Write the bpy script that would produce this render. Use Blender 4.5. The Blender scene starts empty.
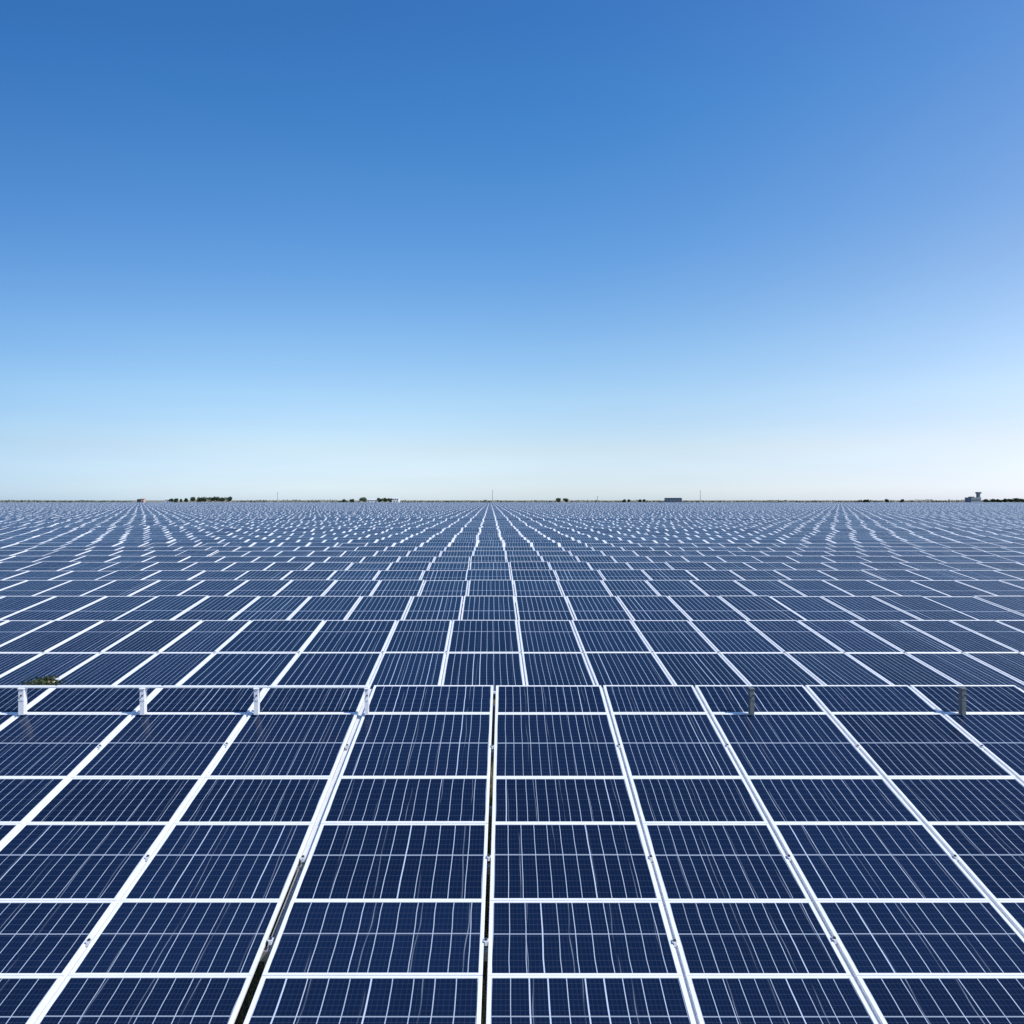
import bpy, bmesh, math, random
from mathutils import Vector, Matrix, noise
import numpy as np
random.seed(7)
rng = np.random.default_rng(7)
sc = bpy.context.scene
C = sc.collection
F = 700.0            # focal length in pixels of a 1024 px frame
H = 5.4              # eye height
VX, HY = 490.0, 500.0

def P(x, y, D):      # a measured direction and a distance give a place in the field
    return Vector(((x-VX)*D/F, D, H-(y-HY)*D/F))

# ------------------------------------------------------------------ materials
class G:
    def __init__(s, name):
        s.m = bpy.data.materials.new(name); s.m.use_nodes = True
        s.t = s.m.node_tree; s.n = s.t.nodes; s.l = s.t.links
        s.b = s.n['Principled BSDF']
    def node(s, typ, **kw):
        n = s.n.new(typ)
        for k, v in kw.items(): setattr(n, k, v)
        return n
    def put(s, sock, v):
        if hasattr(v, 'is_linked') or isinstance(v, bpy.types.NodeSocket): s.l.new(v, sock)
        else: sock.default_value = v
    def math(s, op, a, b=0.0, c=0.0, clamp=False):
        n = s.node('ShaderNodeMath', operation=op, use_clamp=clamp)
        s.put(n.inputs[0], a); s.put(n.inputs[1], b); s.put(n.inputs[2], c)
        return n.outputs[0]
    def mix(s, f, a, b):
        n = s.node('ShaderNodeMix', data_type='RGBA')
        s.put(n.inputs['Factor'], f); s.put(n.inputs['A'], a); s.put(n.inputs['B'], b)
        return n.outputs['Result']
    def noise(s, vec, scale, detail=2.0, rough=.5):
        n = s.node('ShaderNodeTexNoise'); n.inputs['Scale'].default_value = scale
        n.inputs['Detail'].default_value = detail; n.inputs['Roughness'].default_value = rough
        s.l.new(vec, n.inputs['Vector']); return n.outputs['Fac']
    def white(s, a, b):
        n = s.node('ShaderNodeTexWhiteNoise', noise_dimensions='2D')
        c = s.node('ShaderNodeCombineXYZ'); s.put(c.inputs[0], a); s.put(c.inputs[1], b)
        s.l.new(c.outputs[0], n.inputs['Vector']); return n.outputs['Value']
    def line(s, x, n, w):           # mask: 1 near integer multiples of x*n, w = width as a share of the period
        f = s.math('FRACT', s.math('MULTIPLY', x, n))
        d = s.math('ABSOLUTE', s.math('SUBTRACT', f, .5))
        return s.math('GREATER_THAN', d, s.math('SUBTRACT', .5, s.math('MULTIPLY', w, .5)))
def rgba(*c): return (c[0], c[1], c[2], 1.0)

CELL_A, CELL_B = rgba(.0028, .0090, .031), rgba(.0070, .0190, .058)
LINE = rgba(.56, .645, .76)

def panel_shader(g, u, v, ru, rv, n, mid, ncell, lw):
    """cell colour with bus bars along the slope; ru,rv pick the random numbers of this one panel"""
    cc = g.node('ShaderNodeCombineXYZ'); g.put(cc.inputs[0], ru); g.put(cc.inputs[1], g.math('MULTIPLY', v, 1.3)); g.put(cc.inputs[2], rv)
    wob = g.math('MULTIPLY', g.math('SUBTRACT', g.noise(cc.outputs[0], 1.6, 1.0), .5), .012)
    uw = g.math('ADD', u, wob)
    idx = g.math('FLOOR', g.math('ADD', g.math('MULTIPLY', uw, n), .5))
    r = g.white(g.math('ADD', idx, g.math('MULTIPLY', ru, 57.3)), rv)
    bold = g.math('GREATER_THAN', r, .93)
    w = g.math('ADD', lw, g.math('MULTIPLY', bold, lw*.7))
    bus = g.line(uw, n, w)
    strength = g.math('ADD', .66, g.math('MULTIPLY', r, .26))
    fac = g.math('MULTIPLY', bus, strength)
    # fine cell joints across
    cj = g.math('MULTIPLY', g.line(v, ncell, .06), .06)
    fing = g.math('MULTIPLY', g.line(u, n*4, .14), .02)
    # faint second reflections of the bars, painted into the cell colour, wobbling
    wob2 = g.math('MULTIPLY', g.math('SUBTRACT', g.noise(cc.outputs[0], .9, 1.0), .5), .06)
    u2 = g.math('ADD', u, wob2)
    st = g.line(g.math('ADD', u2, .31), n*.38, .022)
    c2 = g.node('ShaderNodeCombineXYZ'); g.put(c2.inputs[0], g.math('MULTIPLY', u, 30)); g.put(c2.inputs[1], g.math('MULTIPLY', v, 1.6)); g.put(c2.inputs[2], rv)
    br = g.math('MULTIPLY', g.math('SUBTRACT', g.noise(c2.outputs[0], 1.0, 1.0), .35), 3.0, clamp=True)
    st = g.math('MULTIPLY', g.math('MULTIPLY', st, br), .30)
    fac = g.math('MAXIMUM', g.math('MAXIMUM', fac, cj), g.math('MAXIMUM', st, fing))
    if mid: fac = g.math('MAXIMUM', fac, g.math('MULTIPLY', g.math('LESS_THAN', g.math('ABSOLUTE', g.math('SUBTRACT', v, mid)), .008), .5))
    tone = g.white(ru, g.math('ADD', rv, 3.1))
    c3 = g.node('ShaderNodeCombineXYZ'); g.put(c3.inputs[0], g.math('MULTIPLY', u, 3)); g.put(c3.inputs[1], g.math('MULTIPLY', v, 2)); g.put(c3.inputs[2], g.math('MULTIPLY', ru, 31))
    t2 = g.math('ADD', g.math('MULTIPLY', tone, .5), g.math('MULTIPLY', g.noise(c3.outputs[0], 2.2, 4.0, .65), .5))
    cell = g.mix(t2, CELL_A, CELL_B)
    return g.mix(fac, cell, LINE), fac

def soften(g, share, col):
    # textured anti-reflective glass: only part of the surface mirrors the sky
    d = g.node('ShaderNodeBsdfDiffuse'); g.l.new(col, d.inputs['Color'])
    mx = g.node('ShaderNodeMixShader'); g.put(mx.inputs[0], share)
    g.l.new(d.outputs[0], mx.inputs[1]); g.l.new(g.b.outputs[0], mx.inputs[2])
    g.l.new(mx.outputs[0], g.n['Material Output'].inputs['Surface'])

def glass_mat(n, mid, ncell, lw=.05):
    g = G('panel_glass')
    uv = g.node('ShaderNodeUVMap', uv_map='uv'); s = g.node('ShaderNodeSeparateXYZ'); g.l.new(uv.outputs[0], s.inputs[0])
    oi = g.node('ShaderNodeObjectInfo')
    rnd = oi.outputs['Random']
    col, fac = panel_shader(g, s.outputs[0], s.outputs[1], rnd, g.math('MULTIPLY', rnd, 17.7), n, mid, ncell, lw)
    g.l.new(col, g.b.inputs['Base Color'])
    geo = g.node('ShaderNodeNewGeometry')
    dust = g.noise(geo.outputs['Position'], 2.5, 5.0, .7)
    g.l.new(g.math('ADD', .10, g.math('MULTIPLY', dust, .16)), g.b.inputs['Roughness'])
    g.b.inputs['IOR'].default_value = 1.36
    soften(g, g.math('ADD', .48, g.math('MULTIPLY', rnd, .14)), col)
    bp = g.node('ShaderNodeBump'); bp.inputs['Strength'].default_value = .03; bp.inputs['Distance'].default_value = .05
    g.l.new(g.noise(geo.outputs['Position'], 1.1, 1.0), bp.inputs['Height']); g.l.new(bp.outputs[0], g.b.inputs['Normal'])
    return g.m

def field_mat():
    g = G('far_panel')
    uv = g.node('ShaderNodeUVMap', uv_map='uv'); s = g.node('ShaderNodeSeparateXYZ'); g.l.new(uv.outputs[0], s.inputs[0])
    u = g.math('FRACT', s.outputs[0]); v = g.math('FRACT', s.outputs[1])
    ru = g.math('FLOOR', s.outputs[0]); rv = g.math('FLOOR', s.outputs[1])
    rr = g.white(ru, rv)
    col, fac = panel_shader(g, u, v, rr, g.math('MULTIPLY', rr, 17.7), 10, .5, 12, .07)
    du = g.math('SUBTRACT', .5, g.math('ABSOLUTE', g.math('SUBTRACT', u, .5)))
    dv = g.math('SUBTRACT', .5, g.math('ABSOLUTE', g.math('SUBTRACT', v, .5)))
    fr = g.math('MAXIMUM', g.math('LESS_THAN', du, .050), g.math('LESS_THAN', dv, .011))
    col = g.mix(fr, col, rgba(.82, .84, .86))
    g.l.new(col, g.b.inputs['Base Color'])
    g.l.new(g.math('ADD', .16, g.math('MULTIPLY', fr, .3)), g.b.inputs['Roughness'])
    g.b.inputs['IOR'].default_value = 1.36
    soften(g, g.math('ADD', .56, g.math('MULTIPLY', rr, .14)), col)
    return g.m

def simple(name, c, rough=.5, metal=0.0, var=.12, scale=6.0, spec=.5):
    g = G(name)
    geo = g.node('ShaderNodeNewGeometry')
    f = g.noise(geo.outputs['Position'], scale, 5.0, .65)
    d = tuple(max(0, x*(1-var*2)) for x in c)
    g.l.new(g.mix(g.math('MULTIPLY', g.math('SUBTRACT', f, .25), 2.0, clamp=True), rgba(*d), rgba(*c)), g.b.inputs['Base Color'])
    g.b.inputs['Roughness'].default_value = rough; g.b.inputs['Metallic'].default_value = metal
    g.b.inputs['Specular IOR Level'].default_value = spec
    return g.m

M = dict(
    frame=simple('frame_aluminium', (.86, .87, .88), .38, 0, .05, 4.0),
    edge=simple('far_frame', (.80, .82, .84), .4, 0, .03),
    back=simple('backsheet', (.62, .64, .66), .6, 0, .05),
    steel=simple('galvanised_steel', (.50, .52, .53), .45, .35, .18, 9.0),
    rail=simple('pale_rail', (.70, .71, .72), .4, 0, .07, 8.0),
    post_dark=simple('shaded_steel', (.20, .22, .23), .55, .2, .25, 9.0),  # steel darkened so its colour carries the shade on the right-hand posts
    dark=simple('dark_clamp', (.05, .05, .055), .5, 0, .2, 20),
    leaf=simple('tree_leaf', (.055, .095, .035), .7, 0, .3, .5, .2),
    leaf2=simple('tree_leaf_pale', (.09, .13, .05), .7, 0, .3, .5, .2),
    weed=simple('weed_leaf', (.06, .095, .03), .7, 0, .35, 12, .2),
    straw=simple('dry_grass', (.42, .37, .17), .8, 0, .35, 14, .2),
    bark=simple('bark', (.12, .09, .06), .9),
    white=simple('white_render', (.78, .79, .78), .7, 0, .04, .2),
    orange=simple('orange_roof', (.66, .46, .40), .7, 0, .1, .4),
    blue=simple('blue_sheeting', (.09, .14, .20), .5, 0, .1, .4),
    grey=simple('grey_concrete', (.24, .29, .33), .8, 0, .1, .3),
    slate=simple('dark_roof', (.05, .06, .08), .7, 0, .1, .3),
    pane=simple('window_glass', (.03, .05, .08), .1, 0, .1, .3),
)
def ground_mat():
    g = G('ground'); geo = g.node('ShaderNodeNewGeometry'); p = geo.outputs['Position']
    a = g.noise(p, 1.4, 8.0, .7); b = g.noise(p, 24.0, 4.0, .7); c = g.noise(p, .012, 4.0, .6)
    near = g.mix(g.math('MULTIPLY', g.math('SUBTRACT', a, .35), 3.0, clamp=True), rgba(.075, .085, .03), rgba(.17, .14, .085))
    near = g.mix(g.math('MULTIPLY', g.math('SUBTRACT', b, .45), 3.0, clamp=True), near, rgba(.26, .23, .14))
    far = g.mix(c, rgba(.16, .16, .11), rgba(.30, .27, .22))
    s = g.node('ShaderNodeSeparateXYZ'); g.l.new(p, s.inputs[0])
    f = g.math('GREATER_THAN', s.outputs[1], 870)
    g.l.new(g.mix(f, near, far), g.b.inputs['Base Color']); g.b.inputs['Roughness'].default_value = .95
    g.b.inputs['Specular IOR Level'].default_value = .1
    bp = g.node('ShaderNodeBump'); bp.inputs['Strength'].default_value = .7; bp.inputs['Distance'].default_value = .06
    g.l.new(b, bp.inputs['Height']); g.l.new(bp.outputs[0], g.b.inputs['Normal'])
    return g.m
M['ground'] = ground_mat()

# ------------------------------------------------------------------ helpers
def tag(o, label=None, cat=None, group=None, kind=None):
    if label: o['label'] = label
    if cat: o['category'] = cat
    if group: o['group'] = group
    if kind: o['kind'] = kind
    return o
def link(name, me, parent=None, loc=None):
    o = bpy.data.objects.new(name, me); C.objects.link(o)
    if parent: o.parent = parent
    if loc is not None: o.location = loc
    return o
def empty(name, loc=(0, 0, 0)):
    o = bpy.data.objects.new(name, None); C.objects.link(o); o.location = loc; o.empty_display_size = .2
    return o
class MB:
    def __init__(s): s.v = []; s.f = []
    def box(s, x0, x1, y0, y1, z0, z1):
        b = len(s.v)
        s.v += [(x0,y0,z0),(x1,y0,z0),(x1,y1,z0),(x0,y1,z0),(x0,y0,z1),(x1,y0,z1),(x1,y1,z1),(x0,y1,z1)]
        s.f += [tuple(b+i for i in q) for q in ((0,3,2,1),(4,5,6,7),(0,1,5,4),(1,2,6,5),(2,3,7,6),(3,0,4,7))]
        return s
    def bar(s, a, c, w, h, up=Vector((0,0,1))):
        a, c = Vector(a), Vector(c); d = (c-a).normalized(); r = d.cross(up)
        if r.length < 1e-3: r = Vector((1,0,0))
        r.normalize(); n = r.cross(d)
        b = len(s.v)
        for p in (a, c):
            for i, j in ((-1,-1),(1,-1),(1,1),(-1,1)): s.v.append(tuple(p + r*(w/2*i) + n*(h/2*j)))
        s.f += [tuple(b+i for i in q) for q in ((0,3,2,1),(4,5,6,7),(0,1,5,4),(1,2,6,5),(2,3,7,6),(3,0,4,7))]
        return s
    def tube(s, a, c, r0, r1, n=8):
        a, c = Vector(a), Vector(c); d = (c-a).normalized()
        u = d.cross(Vector((0,0,1)));
        if u.length < 1e-3: u = Vector((1,0,0))
        u.normalize(); w = u.cross(d); b = len(s.v)
        for p, r in ((a, r0), (c, r1)):
            for k in range(n):
                t = 2*math.pi*k/n; s.v.append(tuple(p + u*(r*math.cos(t)) + w*(r*math.sin(t))))
        for k in range(n): s.f.append((b+k, b+(k+1)%n, b+n+(k+1)%n, b+n+k))
        s.f.append(tuple(b+n+k for k in range(n))); s.f.append(tuple(b+k for k in reversed(range(n))))
        return s
    def leaf(s, p, size, rnd=random):
        d = Vector((rnd.gauss(0,1), rnd.gauss(0,1), rnd.gauss(0,1))).normalized()
        e = d.cross(Vector((rnd.gauss(0,1), rnd.gauss(0,1), rnd.gauss(0,1)))).normalized()
        b = len(s.v); p = Vector(p)
        s.v += [tuple(p-d*size), tuple(p+e*size*.5), tuple(p+d*size), tuple(p-e*size*.5)]
        s.f.append((b, b+1, b+2, b+3))
    def build(s, name, mat, parent=None, bevel=0):
        me = bpy.data.meshes.new(name); me.from_pydata(s.v, [], s.f)
        bm = bmesh.new(); bm.from_mesh(me)
        bmesh.ops.recalc_face_normals(bm, faces=bm.faces)
        bm.to_mesh(me); bm.free()
        me.materials.append(mat)
        o = link(name, me, parent)
        if bevel:
            md = o.modifiers.new('bevel', 'BEVEL'); md.width = bevel; md.segments = 2
        return o

# ------------------------------------------------------------------ the panel
FR, TH = .036, .036          # frame width and thickness
def mesh_panel(w, L, skew, slope, mat, fr=FR, frx=None):
    """frame and glass meshes of one panel lying on a slope; origin at its lower left corner.
    L is the run along the ground; skew shifts the upper end sideways."""
    frx = frx or fr
    def T(x, t, z): return (x + skew*t, t, slope*t + z)
    ft = FR/math.sqrt(1+slope*slope)*(fr/FR)
    fm = bpy.data.meshes.new('frame'); vs = []; fs = []
    def ring(x0, x1, t0, t1, z):
        b = len(vs); vs.extend([T(x0,t0,z), T(x1,t0,z), T(x1,t1,z), T(x0,t1,z)]); return b
    bv = .003
    r = [ring(0,w,0,L,-TH), ring(0,w,0,L,-bv), ring(bv,w-bv,bv,L-bv,0), ring(frx-bv,w-frx+bv,ft-bv,L-ft+bv,0), ring(frx,w-frx,ft,L-ft,-bv), ring(frx,w-frx,ft,L-ft,-TH)]
    for a, b in zip(r, r[1:]+r[:1]):
        for k in range(4): fs.append((a+k, a+(k+1)%4, b+(k+1)%4, b+k))
    fm.from_pydata(vs, [], fs); fm.materials.append(M['frame'])
    bm = bmesh.new(); bm.from_mesh(fm); bmesh.ops.recalc_face_normals(bm, faces=bm.faces); bm.to_mesh(fm); bm.free()
    gm = bpy.data.meshes.new('glass'); z = -.006
    a = .002
    vs = [T(frx+a,ft+a,z), T(w-frx-a,ft+a,z), T(w-frx-a,L-ft-a,z), T(frx+a,L-ft-a,z)]
    vs += [(x, y, zz-.008) for x, y, zz in vs]
    gm.from_pydata(vs, [], [(0,1,2,3), (7,6,5,4), (0,4,5,1), (1,5,6,2), (2,6,7,3), (3,7,4,0)])
    uvl = gm.uv_layers.new(name='uv')
    uvs = [(0,0),(1,0),(1,1),(0,1)]
    for p in gm.polygons:
        for li in p.loop_indices: uvl.data[li].uv = uvs[gm.loops[li].vertex_index % 4]
    gm.materials.append(mat); gm.materials.append(M['back'])
    gm.polygons[1].material_index = 1
    return fm, gm
ORD = ['', 'first', 'second', 'third', 'fourth', 'fifth', 'sixth', 'seventh', 'eighth', 'ninth', 'tenth', 'eleventh', 'twelfth',
       'thirteenth', 'fourteenth', 'fifteenth', 'sixteenth', 'seventeenth', 'eighteenth', 'nineteenth', 'twentieth', 'twenty-first', 'twenty-second']
NPAN = 0
def place(meshes, loc, label, group):
    global NPAN
    NPAN += 1
    r = empty('solar_panel', loc); tag(r, label, 'solar panel', group)
    link('frame', meshes[0], r); link('glass', meshes[1], r)
    return r

# ------------------------------------------------------------------ row 1 (nearest)
VP1 = (506.0, 345.0)
D_TOP = 11.2; c1 = D_TOP*(685-VP1[1]); S1 = (HY-VP1[1])/F; K1 = (VP1[0]-VX)/F
D1 = lambda y: c1/(y-VP1[1])
def on1(x823, y):            # point of a seam of row 1 at image height y
    D = D1(y); x = VP1[0] + (x823-VP1[0])*(y-VP1[1])/(823-VP1[1]); return P(x, y, D)
tiers = [685, 713, 777, 823, 900, 975, 1062]
seams = [-275, -126, 23, 172, 317, 490, 641, 770, 925, 1072, 1222]
gapw = {5: .042, 4: .085}    # the open slots; elsewhere a pale rail fills the joint
CEN = 5
GM1 = {0: glass_mat(14, 0, 6), 1: glass_mat(14, .5, 18), 2: glass_mat(13, 0, 8), 3: glass_mat(11, .56, 14, .045), 4: glass_mat(10.5, .53, 12, .045), 5: glass_mat(10, .5, 14, .045)}
for i in range(len(seams)-1):
    gl = gapw.get(i, .034)/2; gr = gapw.get(i+1, .034)/2
    for t in range(len(tiers)-1):
        yt, yb = tiers[t], tiers[t+1]
        p = on1(seams[i], yb); q = on1(seams[i+1], yb); up = on1(seams[i], yt)
        xr_top = VP1[0] + (seams[i+1]-VP1[0])*(yt-VP1[1])/(823-VP1[1])
        xr_bot = VP1[0] + (seams[i+1]-VP1[0])*(yb-VP1[1])/(823-VP1[1])
        xl_top = VP1[0] + (seams[i]-VP1[0])*(yt-VP1[1])/(823-VP1[1])
        xl_bot = VP1[0] + (seams[i]-VP1[0])*(yb-VP1[1])/(823-VP1[1])
        ym = min(yb, 1023)
        if max(xr_top, xr_bot) < 3 and VP1[0] + (seams[i+1]-VP1[0])*(yt-VP1[1])/(823-VP1[1]) < 3: continue
        if xl_top > 1021: continue
        w = (q.x-p.x) - gl - gr; L = (up.y-p.y) - .006
        ms = mesh_panel(w, L, K1, S1, GM1[t], .028 if t < 3 else .021, .037)
        dz = random.uniform(-.003, .003)
        if i >= CEN: side, k = 'right', i-CEN+1
        else: side, k = 'left', CEN-i
        lab = 'dark blue solar panel, nearest row, %s tier from top, %s column %s of gap' % (ORD[t+1], ORD[k], side)
        place(ms, (p.x+gl, p.y+.003, p.z+dz), lab, 'solar panels of the nearest row')

def wave(p, q, n=2): return [p.lerp(q, k/n) for k in range(n+1)]
NUP = Vector((0, -S1, 1)).normalized()
def rack(label, posts, purlins, rails, clamps, caps=()):
    r = empty('mounting_rack', (posts[0][0], posts[0][1], 0)); tag(r, label, 'mounting rack', 'mounting racks under the rows')
    o = r.location
    def bld(mb, name, mat, bevel=0):
        mb.v = [(x-o[0], y-o[1], z-o[2]) for x, y, z in mb.v]; return mb.build(name, mat, r, bevel)
    for x, y, z in posts:
        mb = MB(); mb.box(x-.05, x+.05, y-.035, y-.03, -.2, z); mb.box(x-.05, x-.045, y-.03, y+.035, -.2, z); mb.box(x+.045, x+.05, y-.03, y+.035, -.2, z)
        bld(mb, 'post', M['steel'])
    for a, b in purlins: bld(MB().bar(a, b, .06, .09), 'purlin', M['steel'])
    for a, b in rails: bld(MB().bar(a, b, .09, .04, NUP), 'rail', M['rail'])
    for a in clamps:
        mb = MB().box(a[0]-.014, a[0]+.014, a[1]-.026, a[1]+.026, a[2]-.03, a[2]+.006)
        mb.box(a[0]-.025, a[0]+.025, a[1]-.024, a[1]+.024, a[2]+.006, a[2]+.010)
        co = bld(mb, 'clamp', M['rail'], .002)
        bb = MB().tube((a[0]-o[0], a[1]-o[1], a[2]+.010), (a[0]-o[0], a[1]-o[1], a[2]+.024), .014, .013, 6).build('bolt', M['dark'], co)
    return r, bld

posts = []; rails = []; clamps = []
X0, X1 = on1(-275, 685).x-2.0, on1(1222, 685).x+2.0
pur = []
for yy in (700, 745, 800, 857, 940, 1040):
    D = D1(yy); z = P(0, yy, D).z - .036 - .045 - .05
    pur.append(((X0, D, z), (X1, D, z)))
for yy in (745, 940):
    D = D1(yy)
    for k in range(-4, 5): posts.append((k*2.9+.9, D, P(0, yy, D).z-.17))
for i, s in enumerate(seams):
    a, b = on1(s, 686), on1(s, 1060)
    off = NUP*-.050 if i != 4 else NUP*-.060
    if i == CEN: continue
    if i == 4:
        b = on1(s, 856); off = NUP*-.07; low_rail = (on1(s, 857)+NUP*-.13, on1(s, 939)+NUP*-.13)
    a = a+off; b = b+off
    rails.append((a, b))
for i, s in enumerate(seams[1:-1], 1):
    for yy in (746, 857, 941):
        q = on1(s, yy+random.uniform(-1.5, 1.5)); clamps.append((q.x, q.y, q.z+.002))
rk, bld = rack('galvanised rack carrying the nearest row of solar panels', posts, pur, rails, clamps)

bld(MB().bar(low_rail[0], low_rail[1], .10, .05, Vector((0, -S1, 1)).normalized()), 'rail', M['steel'])
# short posts rising above the joint below the top tier, with a rail on the left ones
yj = 712; DJ = D1(713)-.02
tops = []
zt = P(0, 685.6, DJ).z; zb = P(0, 713, DJ).z
def stub(x, mat, name, w=.085, label=None, lean=0):
    X = (x-VX)*DJ/F
    mb = MB()
    mb.box(-w/2, w/2, -.05, -.045, zb, zt-.03); mb.box(-w/2, -w/2+.005, -.045, .03, zb, zt-.03); mb.box(w/2-.005, w/2, -.045, .03, zb, zt-.03)
    r = empty('rail_post', (X, DJ-.04, 0))
    mb.build('upright', M[mat], r)
    MB().box(-w/2-.004, w/2+.004, -.056, -.050, zt-.20, zt-.165).build('collar', M[mat], r, .002)
    MB().tube((.01, -.058, zt-.12), (.01, -.072, zt-.12), .014, .012, 6).build('bolt', M['dark'], r)
    MB().box(-w/2-.008, w/2+.008, -.065, .04, zt-.03, zt-.018).build('cap', M[mat], r, .002)
    tag(r, label, 'post', 'short posts above the nearest row')
stub(25, 'frame', 'p', .078, 'white post nearest the left edge, below the weeds, under the thin rail')
stub(145, 'frame', 'p', .066, 'white post under the thin rail, second from the left edge')
stub(258, 'frame', 'p', .06, 'white post at the right-hand part of the thin rail, third from left')
stub(367.5, 'frame', 'p', .05, 'narrow white post where the thin rail ends, left of the central gap')
stub(750, 'post_dark', 'p', .06, 'dark grey steel post standing right of centre, above the fourth column')
stub(960, 'post_dark', 'p', .06, 'dark grey steel post near the right edge of the nearest row')
xa, xb = (-30-VX)*DJ/F, (369-VX)*DJ/F
rl = MB().box(xa, xb, DJ-.075, DJ-.03, zt-.018, zt+.004).build('top_rail', M['frame'], None, .003)
tag(rl, 'thin white rail running level across the tops of the left posts', 'rail')

# ------------------------------------------------------------------ row 2
VP2Y = 412.0; D2T = 17.2; c2 = D2T*(620-VP2Y); S2 = (HY-VP2Y)/F
D2 = lambda y: c2/(y-VP2Y)
s2 = [-93, -42, 10, 54, 104, 153, 203, 252, 325, 397.25, 452.25, 517, 570.75, 630.75, 688, 745, 797, 849, 899, 948, 994, 1040, 1085]
c0 = 10                                   # the column under the mast: seams 452..517
gA, gB = glass_mat(11, .62, 14, .06), glass_mat(11, 0, 14, .06)
g2 = {0: gA, 1: gB}
d_mid = D2(652.5); d_low = 12.78
rails2 = []
for i in range(len(s2)-1):
    XL, XR = (s2[i]-VX)*D2T/F, (s2[i+1]-VX)*D2T/F
    for t, (db, dt) in enumerate(((d_mid, D2T), (d_low, d_mid))):
        xv = XL/ (db if XL > 0 else dt)*F+VX; 
        if (XR/dt*F+VX if t == 0 else XR/dt*F+VX) < 2 or XL/dt*F+VX > 1022: continue
        zb = P(0, 620, D2T).z - S2*(D2T-db)
        ms = mesh_panel(XR-XL-.032, dt-db-.006, 0, S2, g2[t], .036, .036)
        k = i-c0
        tl = 'upper tier' if t == 0 else 'lower tier'
        lab = ('blue solar panel, second row, %s, %s column %s of the central column' % (tl, ORD[abs(k)], 'right' if k > 0 else 'left')) if k else \
              'blue solar panel in the central column of the second row, %s' % tl
        place(ms, (XL+.016, db+.003, zb+random.uniform(-.006, .006)), lab, 'solar panels of the second row')
    a = Vector((XL, D2T-.02, P(0, 620, D2T).z-.052)); b = Vector((XL, d_low, a.z-S2*(D2T-.02-d_low)))
    rails2.append((a, b))
posts = [(k*3.1+.4, 15.6, P(0, 620, D2T).z-S2*1.6-.17) for k in range(-5, 6)]
pur = []
for D in (13.4, 15.6, 16.9):
    z = P(0, 620, D2T).z - S2*(D2T-D) - .13
    pur.append(((-15, D, z), (15.5, D, z)))
cl = []
for i in range(1, len(s2)-1, 1):
    XL = (s2[i]-VX)*D2T/F; cl.append((XL, d_mid, P(0, 620, D2T).z-S2*(D2T-d_mid)+.003))
NUP = Vector((0, -S2, 1)).normalized()
rack('galvanised rack carrying the second row of solar panels', posts, pur, rails2, cl)

# ------------------------------------------------------------------ rows 3 and on
ZT = H - 2.96
S3 = .120
rows = [(21.6, 1.57, .756, 3.3), (25.9, 1.63, .85, 3.1)]
D = 29.6
while D < 868: rows.append((D, 1.85, .88, 2.5)); D += 3.7
gl3 = glass_mat(10, .5, 12, .07)
cache = {}
cand = []
for ri, (DT, w, ph, dep) in enumerate(rows[:14]):
    kmax = int((DT*.78)/w)+2
    for k in range(-kmax, kmax+1):
        XL = ph + (k-1)*w
        xl, xr = XL/DT*F+VX, (XL+w)/DT*F+VX
        if xr < 1 or xl > 1023: continue
        vis = min(xr, 1024)-max(xl, 0)
        hh = F*2.96/(rows[ri-1][0] if ri else 17.2) - F*2.96/DT
        cand.append((vis*hh, ri, k))
cand.sort(reverse=True)
chosen = set((ri, k) for a, ri, k in cand[:300-NPAN])
far_boxes = []
jit = {}
for ri, (DT, w, ph, dep) in enumerate(rows):
    half = DT*.88 + 12
    k0, k1 = int((-half-ph)/w), int((half-ph)/w)
    rowz = (0 if DT < 60 else random.uniform(-.05, .05))
    rowx = 0 if ri < 3 else .16*noise.noise(Vector((ri*.55, 7.1, 0))) + random.gauss(0, .02)
    rs = 0 if ri < 4 else random.gauss(0, .012)
    tbl = 0
    for k in range(k0, k1+1):
        if k % 8 == 0: tbl = random.gauss(0, .018); tbx = random.gauss(0, .012)
        if k == k0: tbx = 0
        if ri < 2: tbx = tbl = 0
        XL = ph + (k-1)*w + rowx + tbx
        z = ZT - S3*dep + rowz + tbl + random.gauss(0, .006)
        if (ri, k) in chosen:
            key = (w, dep)
            if key not in cache: cache[key] = mesh_panel(w-.03, dep, 0, S3, gl3, .042, .042)
            kk = k
            row = ORD[ri+3]
            if kk: lab = 'blue solar panel in the %s row back, %s column %s of the central column' % (row, ORD[abs(kk)], 'right' if kk > 0 else 'left')
            else: lab = 'blue solar panel in the central column, %s row back' % row
            po = place(cache[key], (XL+.015, DT-dep, z), lab, 'solar panels of the rows behind')
            if ri > 2: po.rotation_euler = (random.gauss(0, .004), random.gauss(0, .002), .012*noise.noise(Vector((XL*.12, ri*.8, 4.0))))
        else:
            W = (lambda q: q) if ri < 4 else (lambda q: q + .40*noise.noise(Vector((q*.045, ri*.21, 3.3)))*min(1, abs(q)/12))
            far_boxes.append((W(XL)+.006, W(XL+w)-.006, DT-dep, DT, z, S3+rs+random.gauss(0, .006), random.gauss(0, .004), ri, k))
A = np.array(far_boxes)
n = len(A)
x0, x1, y0, y1, z0, sl, rl_, ri_, ki = A.T
th = .04
V = np.zeros((n, 8, 3))
dz = sl*(y1-y0); rr = rl_*(x1-x0)
sh0 = np.array([(.22*noise.noise(Vector((a_[0]*.09, a_[7]*.63, 9.0))) if a_[7] > 3 else 0) for a_ in far_boxes])
sh1 = np.array([(.22*noise.noise(Vector((a_[1]*.09, a_[7]*.63, 9.0))) if a_[7] > 3 else 0) for a_ in far_boxes])
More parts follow.
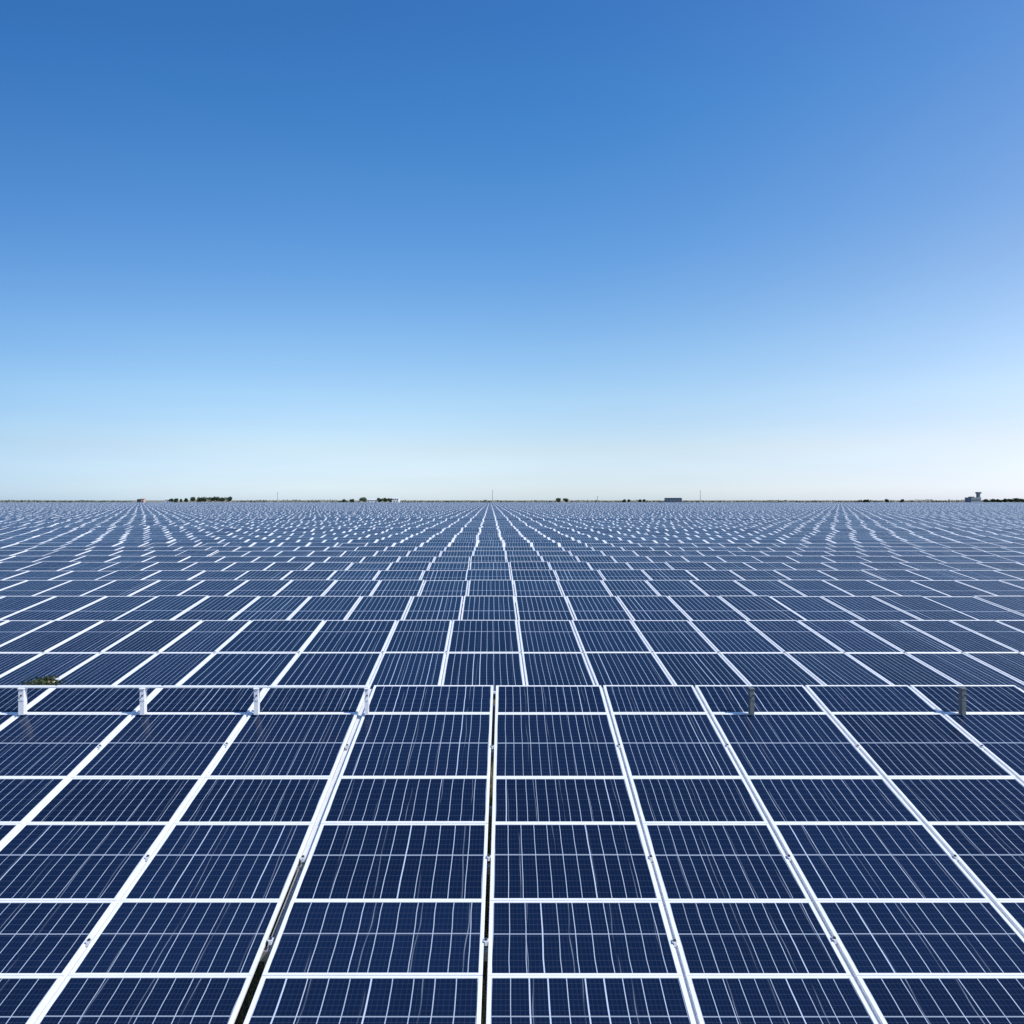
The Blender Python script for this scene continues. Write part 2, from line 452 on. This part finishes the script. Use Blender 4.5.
for j, (xx, yy, zz) in enumerate(((x0,y0,z0),(x1,y0,z0+rr),(x1+sh1,y1,z0+dz+rr),(x0+sh0,y1,z0+dz))):
    V[:, j+4, 0] = xx; V[:, j+4, 1] = yy; V[:, j+4, 2] = zz
    V[:, j, 0] = xx; V[:, j, 1] = yy; V[:, j, 2] = zz-th
quads = np.array([(4,5,6,7),(0,1,5,4),(1,2,6,5),(2,3,7,6),(3,0,4,7),(3,2,1,0)])
nf = 6
faces = (quads[None]+ (np.arange(n)*8)[:, None, None]).reshape(-1)
me = bpy.data.meshes.new('solar_panel_field')
me.vertices.add(n*8); me.vertices.foreach_set('co', V.reshape(-1))
me.loops.add(n*nf*4); me.loops.foreach_set('vertex_index', faces.astype(np.int32))
me.polygons.add(n*nf); me.polygons.foreach_set('loop_start', np.arange(n*nf, dtype=np.int32)*4)
me.polygons.foreach_set('loop_total', np.full(n*nf, 4, dtype=np.int32))
uvl = me.uv_layers.new(name='uv')
U = np.zeros((n, nf, 4, 2)); e = .0005
for j, (a, b) in enumerate(((e,e),(1-e,e),(1-e,1-e),(e,1-e))):
    U[:, 0, j, 0] = ki+a; U[:, 0, j, 1] = ri_+b
uvl.data.foreach_set('uv', U.reshape(-1))
mi = np.zeros((n, nf), dtype=np.int32); mi[:, 1:] = 1; mi[:, 5] = 2
me.materials.append(field_mat()); me.materials.append(M['edge']); me.materials.append(M['back'])
me.polygons.foreach_set('material_index', mi.reshape(-1))
me.update(); me.validate(); me.shade_flat()
fo = link('solar_panel_field', me)
tag(fo, 'thousands of small blue solar panels filling the plain to the horizon', 'solar panels', None, 'stuff')
# racks of rows 3..12, one thing per row
for ri, (DT, w, ph, dep) in enumerate(rows[:9]):
    half = DT*.76+1
    r = empty('mounting_rack', (0, DT-dep/2, 0))
    tag(r, 'galvanised rack under the %s row of solar panels, mostly hidden' % ORD[ri+3], 'mounting rack', 'mounting racks under the rows')
    mb = MB()
    z = ZT - S3*dep/2
    MB().box(-half, half, -.04, .04, z-.16, z-.06).build('purlin', M['steel'], r)
    X = -half+1
    k = 0
    while X < half and k < 40:
        MB().box(X-.04, X+.04, -.03, .03, -.2, z-.16).build('post', M['steel'], r); X += w*3; k += 1

# ------------------------------------------------------------------ ground
me = bpy.data.meshes.new('ground')
R = 9000
me.from_pydata([(-R, -60, 0), (R, -60, 0), (R, 900, 0), (-R, 900, 0), (R, R, 0), (-R, R, 0)], [], [(0,1,2,3), (3,2,4,5)])
me.materials.append(M['ground'])
tag(link('ground', me), 'dry grassy earth under and beyond the panels', None, None, 'structure')

# grass below the open slots
mb = MB()
def blades(xc, ya, yb, n, sx, hmin, hmax):
    for _ in range(n):
        x, y = random.gauss(xc, sx), random.uniform(ya, yb)
        h = random.uniform(hmin, hmax); a = random.uniform(0, math.pi); wv = random.uniform(.004, .010)
        lx, ly = random.gauss(0, h*.35), random.gauss(0, h*.35); b = len(mb.v)
        mb.v.extend([(x-math.cos(a)*wv, y-math.sin(a)*wv, 0), (x+math.cos(a)*wv, y+math.sin(a)*wv, 0), (x+lx, y+ly, h)]); mb.f.append((b, b+1, b+2))
blades(0, 5.8, 15, 6000, .16, .25, .80)
blades(-1.75, 5.7, 7.8, 7000, .25, .25, .80)
g = mb.build('grass', M['straw']); tag(g, 'dry yellow-green grass seen through the slots between panels', 'grass', None, 'stuff')

# the weeds showing above the nearest row at the left
wd = empty('weed_clump', ((42-VX)*12.0/F, 12.0, 0)); tag(wd, 'green and straw-coloured weeds showing above the nearest row at left', 'weeds')
st = MB(); lf = MB(); fl = MB()
for k in range(120):
    bx, by = random.gauss(0, .16), random.gauss(0, .10)
    tx, ty = bx*1.2+random.gauss(0, .10), by+random.gauss(0, .06)
    hgt = random.uniform(2.16, 2.37) - abs(tx)*.3
    st.tube((bx, by, 0), (tx, ty, hgt), .008, .003, 5)
    for _ in range(60):
        q = random.uniform(.6, 1.0)
        p = Vector((bx, by, 0)).lerp(Vector((tx, ty, hgt)), q) + Vector((random.gauss(0, .045), random.gauss(0, .04), random.gauss(0, .03)))
        (lf if random.random() < .93 else fl).leaf(p, random.uniform(.018, .042))
st.build('stem', M['bark'], wd); lf.build('leaf_mass', M['weed'], wd); fl.build('seed_heads', M['straw'], wd)

# ------------------------------------------------------------------ the horizon
DH = 1000.0
def hx(x, D=DH): return (x-VX)*D/F
def hz(y, D=DH): return H-(y-HY)*D/F
def tree(x, wpx, ytop, label, mat='leaf', D=DH, group='trees on the horizon'):
    r = empty('tree', (hx(x, D), D, 0)); tag(r, label, 'tree', group)
    hh = hz(ytop, D); rad = wpx/2*D/F
    tb = MB().tube((0,0,-.2), (0,0,hh*.5), .35, .22, 7)
    for _ in range(5):
        a = random.uniform(0, 6.28); tb.tube((0,0,hh*.35), (math.cos(a)*rad*.6, math.sin(a)*rad*.6, hh*random.uniform(.6,.85)), .16, .06, 5)
    tb.build('trunk', M['bark'], r)
    cr = MB()
    blobs = [(Vector((random.uniform(-.55,.55)*rad, random.uniform(-.5,.5)*rad, hh*random.uniform(.45,.80))), rad*random.uniform(.35,.55)) for _ in range(8)]
    for c, br in blobs:
        for _ in range(130):
            d = Vector((random.gauss(0,1), random.gauss(0,1), random.gauss(0,1))).normalized()*br*random.uniform(.6,1.05)
            d.z *= hh*.22/br if br > hh*.22 else 1
            p = c+d; p.z = min(max(p.z, hh*.18), hh)
            cr.leaf(p, random.uniform(.35,.75))
    cr.build('crown', M[mat], r)
def trees(xs, fmt, **kw):
    for i, (x, w, y) in enumerate(xs): tree(x, w, y, fmt % ORD[i+1], **kw)
trees([(171, 5, 497.6), (176, 5, 498.3), (181, 4, 498.6), (186, 5, 498.0)], 'small dark tree beside the white hut, %s from it in the loose clump')
trees([(194, 9, 496.6), (200, 8.5, 496.9), (205.5, 8.5, 496.7), (211, 8.5, 497.0), (217, 9, 496.5), (223, 8.5, 496.8), (229, 8, 496.6)], 'dark green tree, %s from the left in the long dense clump')
tree(363.5, 10, 497.0, 'rounded dark tree standing left of the long white shed')
trees([(380, 6, 497.6), (385, 6, 497.8), (390, 5, 497.9)], 'dark tree touching the long white shed, %s of three from the left')
trees([(344, 4, 499.0), (352, 5, 498.9)], 'small pale tree, %s from left beyond the end of the hedge', mat='leaf2')
trees([(558, 7, 497.9), (565.5, 7, 498.1)], 'low rounded tree right of the central mast, %s of two', mat='leaf2')
trees([(624, 4, 499.1), (629, 3, 499.2), (640, 4, 499.0), (644, 3, 498.9)], 'tiny shrubby tree left of the blue shed, %s from left')
trees([(866, 5, 499.0), (887, 5, 499.1), (902, 4, 499.1)], 'lone small tree above the right hand hedge, %s from left')
trees([(986, 7, 498.6), (993, 7, 498.9), (999, 6, 498.9), (1005, 6, 498.6), (1011, 7, 498.2), (1017, 8, 497.6), (1023, 7, 498.4)], 'dark tree right of the tower building, %s tree counting from it')

def hedge(x0, x1, ytop, label, D=1100):
    mb = MB(); a, b = hx(x0, D), hx(x1, D); top = hz(ytop, D)
    nn = int((b-a)*2.2)
    for _ in range(min(nn, 2600)):
        x = random.uniform(a, b); k = .75+.25*noise.noise(Vector((x*.05, 0, 1.3)))+.18*noise.noise(Vector((x*.4, 3, 0)))
        for _ in range(3): mb.leaf((x+random.gauss(0,.6), D+random.gauss(0, 2), random.uniform(0, top*k)), random.uniform(.6, 1.4))
    o = mb.build('hedge', M['leaf']); o.location = (0, 0, 0); tag(o, label, 'hedge', None, 'stuff')
hedge(-20, 132, 499.6, 'thin dark hedge line left of the orange roofed hut')
hedge(232, 360, 499.0, 'thin olive hedge between the tree clump and the lone rounded tree')
hedge(395, 560, 499.6, 'very thin hedge line behind the central mast')
hedge(570, 870, 499.6, 'very thin hedge line running past the blue shed')
hedge(855, 1050, 499.0, 'thin dark hedge line reaching the right edge')

def mast(x, ytop, label):
    r = empty('mast', (hx(x), DH, 0)); tag(r, label, 'mast', 'masts on the horizon')
    t = hz(ytop)
    MB().tube((0,0,-.5), (0,0,t), .50, .26, 8).build('pole', M['steel'], r)
    mb = MB().box(-1.1, 1.1, -.12, .12, t-1.4, t-1.1); mb.box(-.8, .8, -.12, .12, t-2.6, t-2.35); mb.build('crossarm', M['steel'], r)
mast(277.5, 492, 'grey mast on the horizon between the tree clump and rounded tree')
mast(492.5, 490, 'grey mast at the middle, where the panel rows converge')
mast(597.5, 495.8, 'short grey mast between the low trees and the blue shed')
mast(700.3, 490.2, 'tall grey mast just right of the blue shed')

def shed(name, xa, xb, ytop, wall, roof, label, cat, D=DH, depth=14, pitch=1.2, doors=3, base=0):
    r = empty(name, (hx((xa+xb)/2, D), D, 0)); tag(r, label, cat)
    w = (hx(xb, D)-hx(xa, D))/2; h = hz(ytop, D)-pitch
    MB().box(-w, w, 0, depth, -.3, h).build('wall', M[wall], r)
    mb = MB(); b = [(-w-.4, -.5, h), (w+.4, -.5, h), (w+.4, depth+.5, h), (-w-.4, depth+.5, h), (-w-.4, depth/2, h+pitch), (w+.4, depth/2, h+pitch)]
    mb.v = b; mb.f = [(0,1,5,4), (2,3,4,5), (1,2,5), (3,0,4), (0,3,2,1)]
    mb.build('roof', M[roof], r)
    for k in range(doors):
        x = -w + (k+.5)*2*w/doors
        MB().box(x-w/doors*.45, x+w/doors*.45, -.12, -.01, 0, h*.62).build('door', M['slate' if wall != 'white' else 'grey'], r)
    for k in range(doors+1):
        x = -w + (k+.5)*2*w/(doors+1)
        MB().box(x-.6, x+.6, -.10, -.01, h*.72, h*.9).build('window', M['pane'], r)
    return r
shed('hut', 140.8, 143.8, 498.1, 'orange', 'orange', 'small orange roofed hut on the horizon at far left', 'hut', depth=5, doors=1)
shed('barn', 137, 139.8, 499.0, 'slate', 'slate', 'tiny dark barn beside the orange hut', 'barn', depth=5, doors=1)
shed('hut', 165, 169, 498.6, 'white', 'white', 'small white hut at the left end of the loose tree clump', 'hut', depth=6, doors=1)
shed('long_shed', 390, 398.5, 497.7, 'white', 'white', 'long white shed at the right of three dark trees', 'shed', depth=14)
shed('long_shed', 367, 377, 499.0, 'white', 'white', 'low white shed between the rounded tree and three dark trees', 'shed', depth=10)
shed('long_shed', 667.5, 682, 497.8, 'blue', 'slate', 'dark blue flat shed beside the tall mast on the right', 'shed', depth=18, pitch=.6, doors=4)
r = empty('tower_building', (hx(978), DH, 0)); tag(r, 'grey tower with wider cap rising from a low block at right', 'building')
pw = 1/F*DH
MB().box(-6.6*pw, 3.2*pw, 0, 14, -.3, hz(497.4)).build('wall', M['grey'], r)
MB().box(-5.4*pw, -2.6*pw, 2, 9, hz(497.4), hz(496.6)).build('roof_block', M['slate'], r)
MB().box(.6*pw, 2.8*pw, 1, 5, hz(497.4), hz(493.6)).build('tower', M['grey'], r)
MB().box(.2*pw, 3.6*pw, .2, 6, hz(493.6), hz(492.0)).build('tower_cap', M['blue'], r)
for k in range(6):
    x = -5.8*pw + k*1.45*pw
    MB().box(x-.5, x+.5, -.1, -.01, 4.2, 6.2).build('window', M['pane'], r)
for k in range(3): MB().box(1.7*pw-.5, 1.7*pw+.5, .88, .99, hz(497.0)+k*1.5, hz(497.0)+k*1.5+.9).build('window', M['pane'], r)

# ------------------------------------------------------------------ light, sky, camera
EL, AZ = math.radians(48), math.radians(112)      # azimuth clockwise from the view direction (+Y)
wd_ = bpy.data.worlds.new('World'); sc.world = wd_; wd_.use_nodes = True
nt = wd_.node_tree; bg = nt.nodes['Background']
sk = nt.nodes.new('ShaderNodeTexSky'); sk.sky_type = 'NISHITA'; sk.sun_disc = False
sk.sun_elevation = EL; sk.sun_rotation = AZ; sk.altitude = 60; sk.air_density = 1.0; sk.dust_density = .45; sk.ozone_density = 2.5
# clear-day colour balance of the air: deeper blue aloft, no yellow band low down, paler towards the sun's side
tc = nt.nodes.new('ShaderNodeTexCoord'); sp = nt.nodes.new('ShaderNodeSeparateXYZ'); nt.links.new(tc.outputs['Generated'], sp.inputs[0])
rp = nt.nodes.new('ShaderNodeValToRGB'); nt.links.new(sp.outputs[2], rp.inputs[0])
bal = [(0, .55, .66, .93), (.029, .53, .59, .78), (.071, .60, .59, .645), (.141, .612, .66, .68), (.21, .54, .665, .72),
       (.336, .363, .605, .77), (.477, .232, .543, .772), (.573, .194, .483, .743), (1, .20, .45, .68)]
els = rp.color_ramp.elements
els[0].position, els[0].color = bal[0][0], (*bal[0][1:], 1)
els[1].position, els[1].color = bal[-1][0], (*bal[-1][1:], 1)
for p_, *c_ in bal[1:-1]:
    e_ = els.new(p_); e_.color = (*c_, 1)
def wm(op, a, b):
    n_ = nt.nodes.new('ShaderNodeMath'); n_.operation = op
    for i_, v_ in enumerate((a, b)):
        if isinstance(v_, bpy.types.NodeSocket): nt.links.new(v_, n_.inputs[i_])
        else: n_.inputs[i_].default_value = v_
    return n_.outputs[0]
dx = wm('MAXIMUM', sp.outputs[0], 0.0); dx2 = wm('MULTIPLY', dx, dx)
cb = nt.nodes.new('ShaderNodeCombineXYZ')
zz2 = wm('MULTIPLY', wm('MULTIPLY', sp.outputs[2], sp.outputs[2]), 1.8)
dl = wm('MINIMUM', sp.outputs[0], 0.0); dl2 = wm('MULTIPLY', dl, dl)
for i_, (k0, kz, lo, hi, q_) in enumerate(((1.15, 6.0, 0, 4.6, -2.2), (.7, -2.0, .1, 1, -1.7), (1.0, -5.0, -.5, 1, -1.2))):
    k_ = wm('MINIMUM', wm('MAXIMUM', wm('ADD', wm('MULTIPLY', zz2 if i_ == 0 else sp.outputs[2], kz), k0), lo), hi)
    nt.links.new(wm('MAXIMUM', wm('ADD', wm('ADD', wm('MULTIPLY', dx2, k_), wm('MULTIPLY', dl2, q_)), 2.0), .8), cb.inputs[i_])
# very faint uneven haze low in the sky
mp = nt.nodes.new('ShaderNodeMapping'); mp.inputs['Scale'].default_value = (2.2, 2.2, 16); nt.links.new(tc.outputs['Generated'], mp.inputs[0])
nz = nt.nodes.new('ShaderNodeTexNoise'); nz.inputs['Scale'].default_value = 1.6; nz.inputs['Detail'].default_value = 5; nt.links.new(mp.outputs[0], nz.inputs['Vector'])
low = wm('MAXIMUM', wm('SUBTRACT', 1.0, wm('MULTIPLY', sp.outputs[2], 4.0)), .12)
hz_f = wm('ADD', 1.0, wm('MULTIPLY', wm('MULTIPLY', wm('SUBTRACT', nz.outputs['Fac'], .5), low), .16))
def vm(a, b):
    n_ = nt.nodes.new('ShaderNodeVectorMath'); n_.operation = 'MULTIPLY'; nt.links.new(a, n_.inputs[0]); nt.links.new(b, n_.inputs[1]); return n_.outputs[0]
cf = nt.nodes.new('ShaderNodeCombineXYZ')
nt.links.new(hz_f, cf.inputs[0]); nt.links.new(hz_f, cf.inputs[1]); nt.links.new(wm('ADD', wm('MULTIPLY', hz_f, .5), .5), cf.inputs[2])
nt.links.new(vm(vm(vm(sk.outputs[0], rp.outputs[0]), cb.outputs[0]), cf.outputs[0]), bg.inputs[0]); bg.inputs[1].default_value = .12
L = bpy.data.lights.new('sun', 'SUN'); L.energy = 4.2; L.angle = math.radians(.53); L.color = (1, .96, .90)
so = bpy.data.objects.new('sun', L); C.objects.link(so)
dirv = Vector((math.sin(AZ)*math.cos(EL), math.cos(AZ)*math.cos(EL), math.sin(EL)))
so.rotation_euler = (-dirv).to_track_quat('-Z', 'Y').to_euler(); so.location = dirv*50
cam = bpy.data.cameras.new('camera'); co = bpy.data.objects.new('camera', cam); C.objects.link(co)
co.location = (0, 0, H); co.rotation_euler = (math.pi/2, 0, 0)
cam.sensor_width = 36; cam.lens = F/1024*36; cam.clip_end = 20000; cam.clip_start = .05
cam.shift_x = (512-VX)/1024; cam.shift_y = -(512-HY)/1024
sc.camera = co
sc.view_settings.view_transform = 'Standard'; sc.view_settings.look = 'None'; sc.view_settings.exposure = 0; sc.view_settings.gamma = 1
print('panels', NPAN, 'far', n)
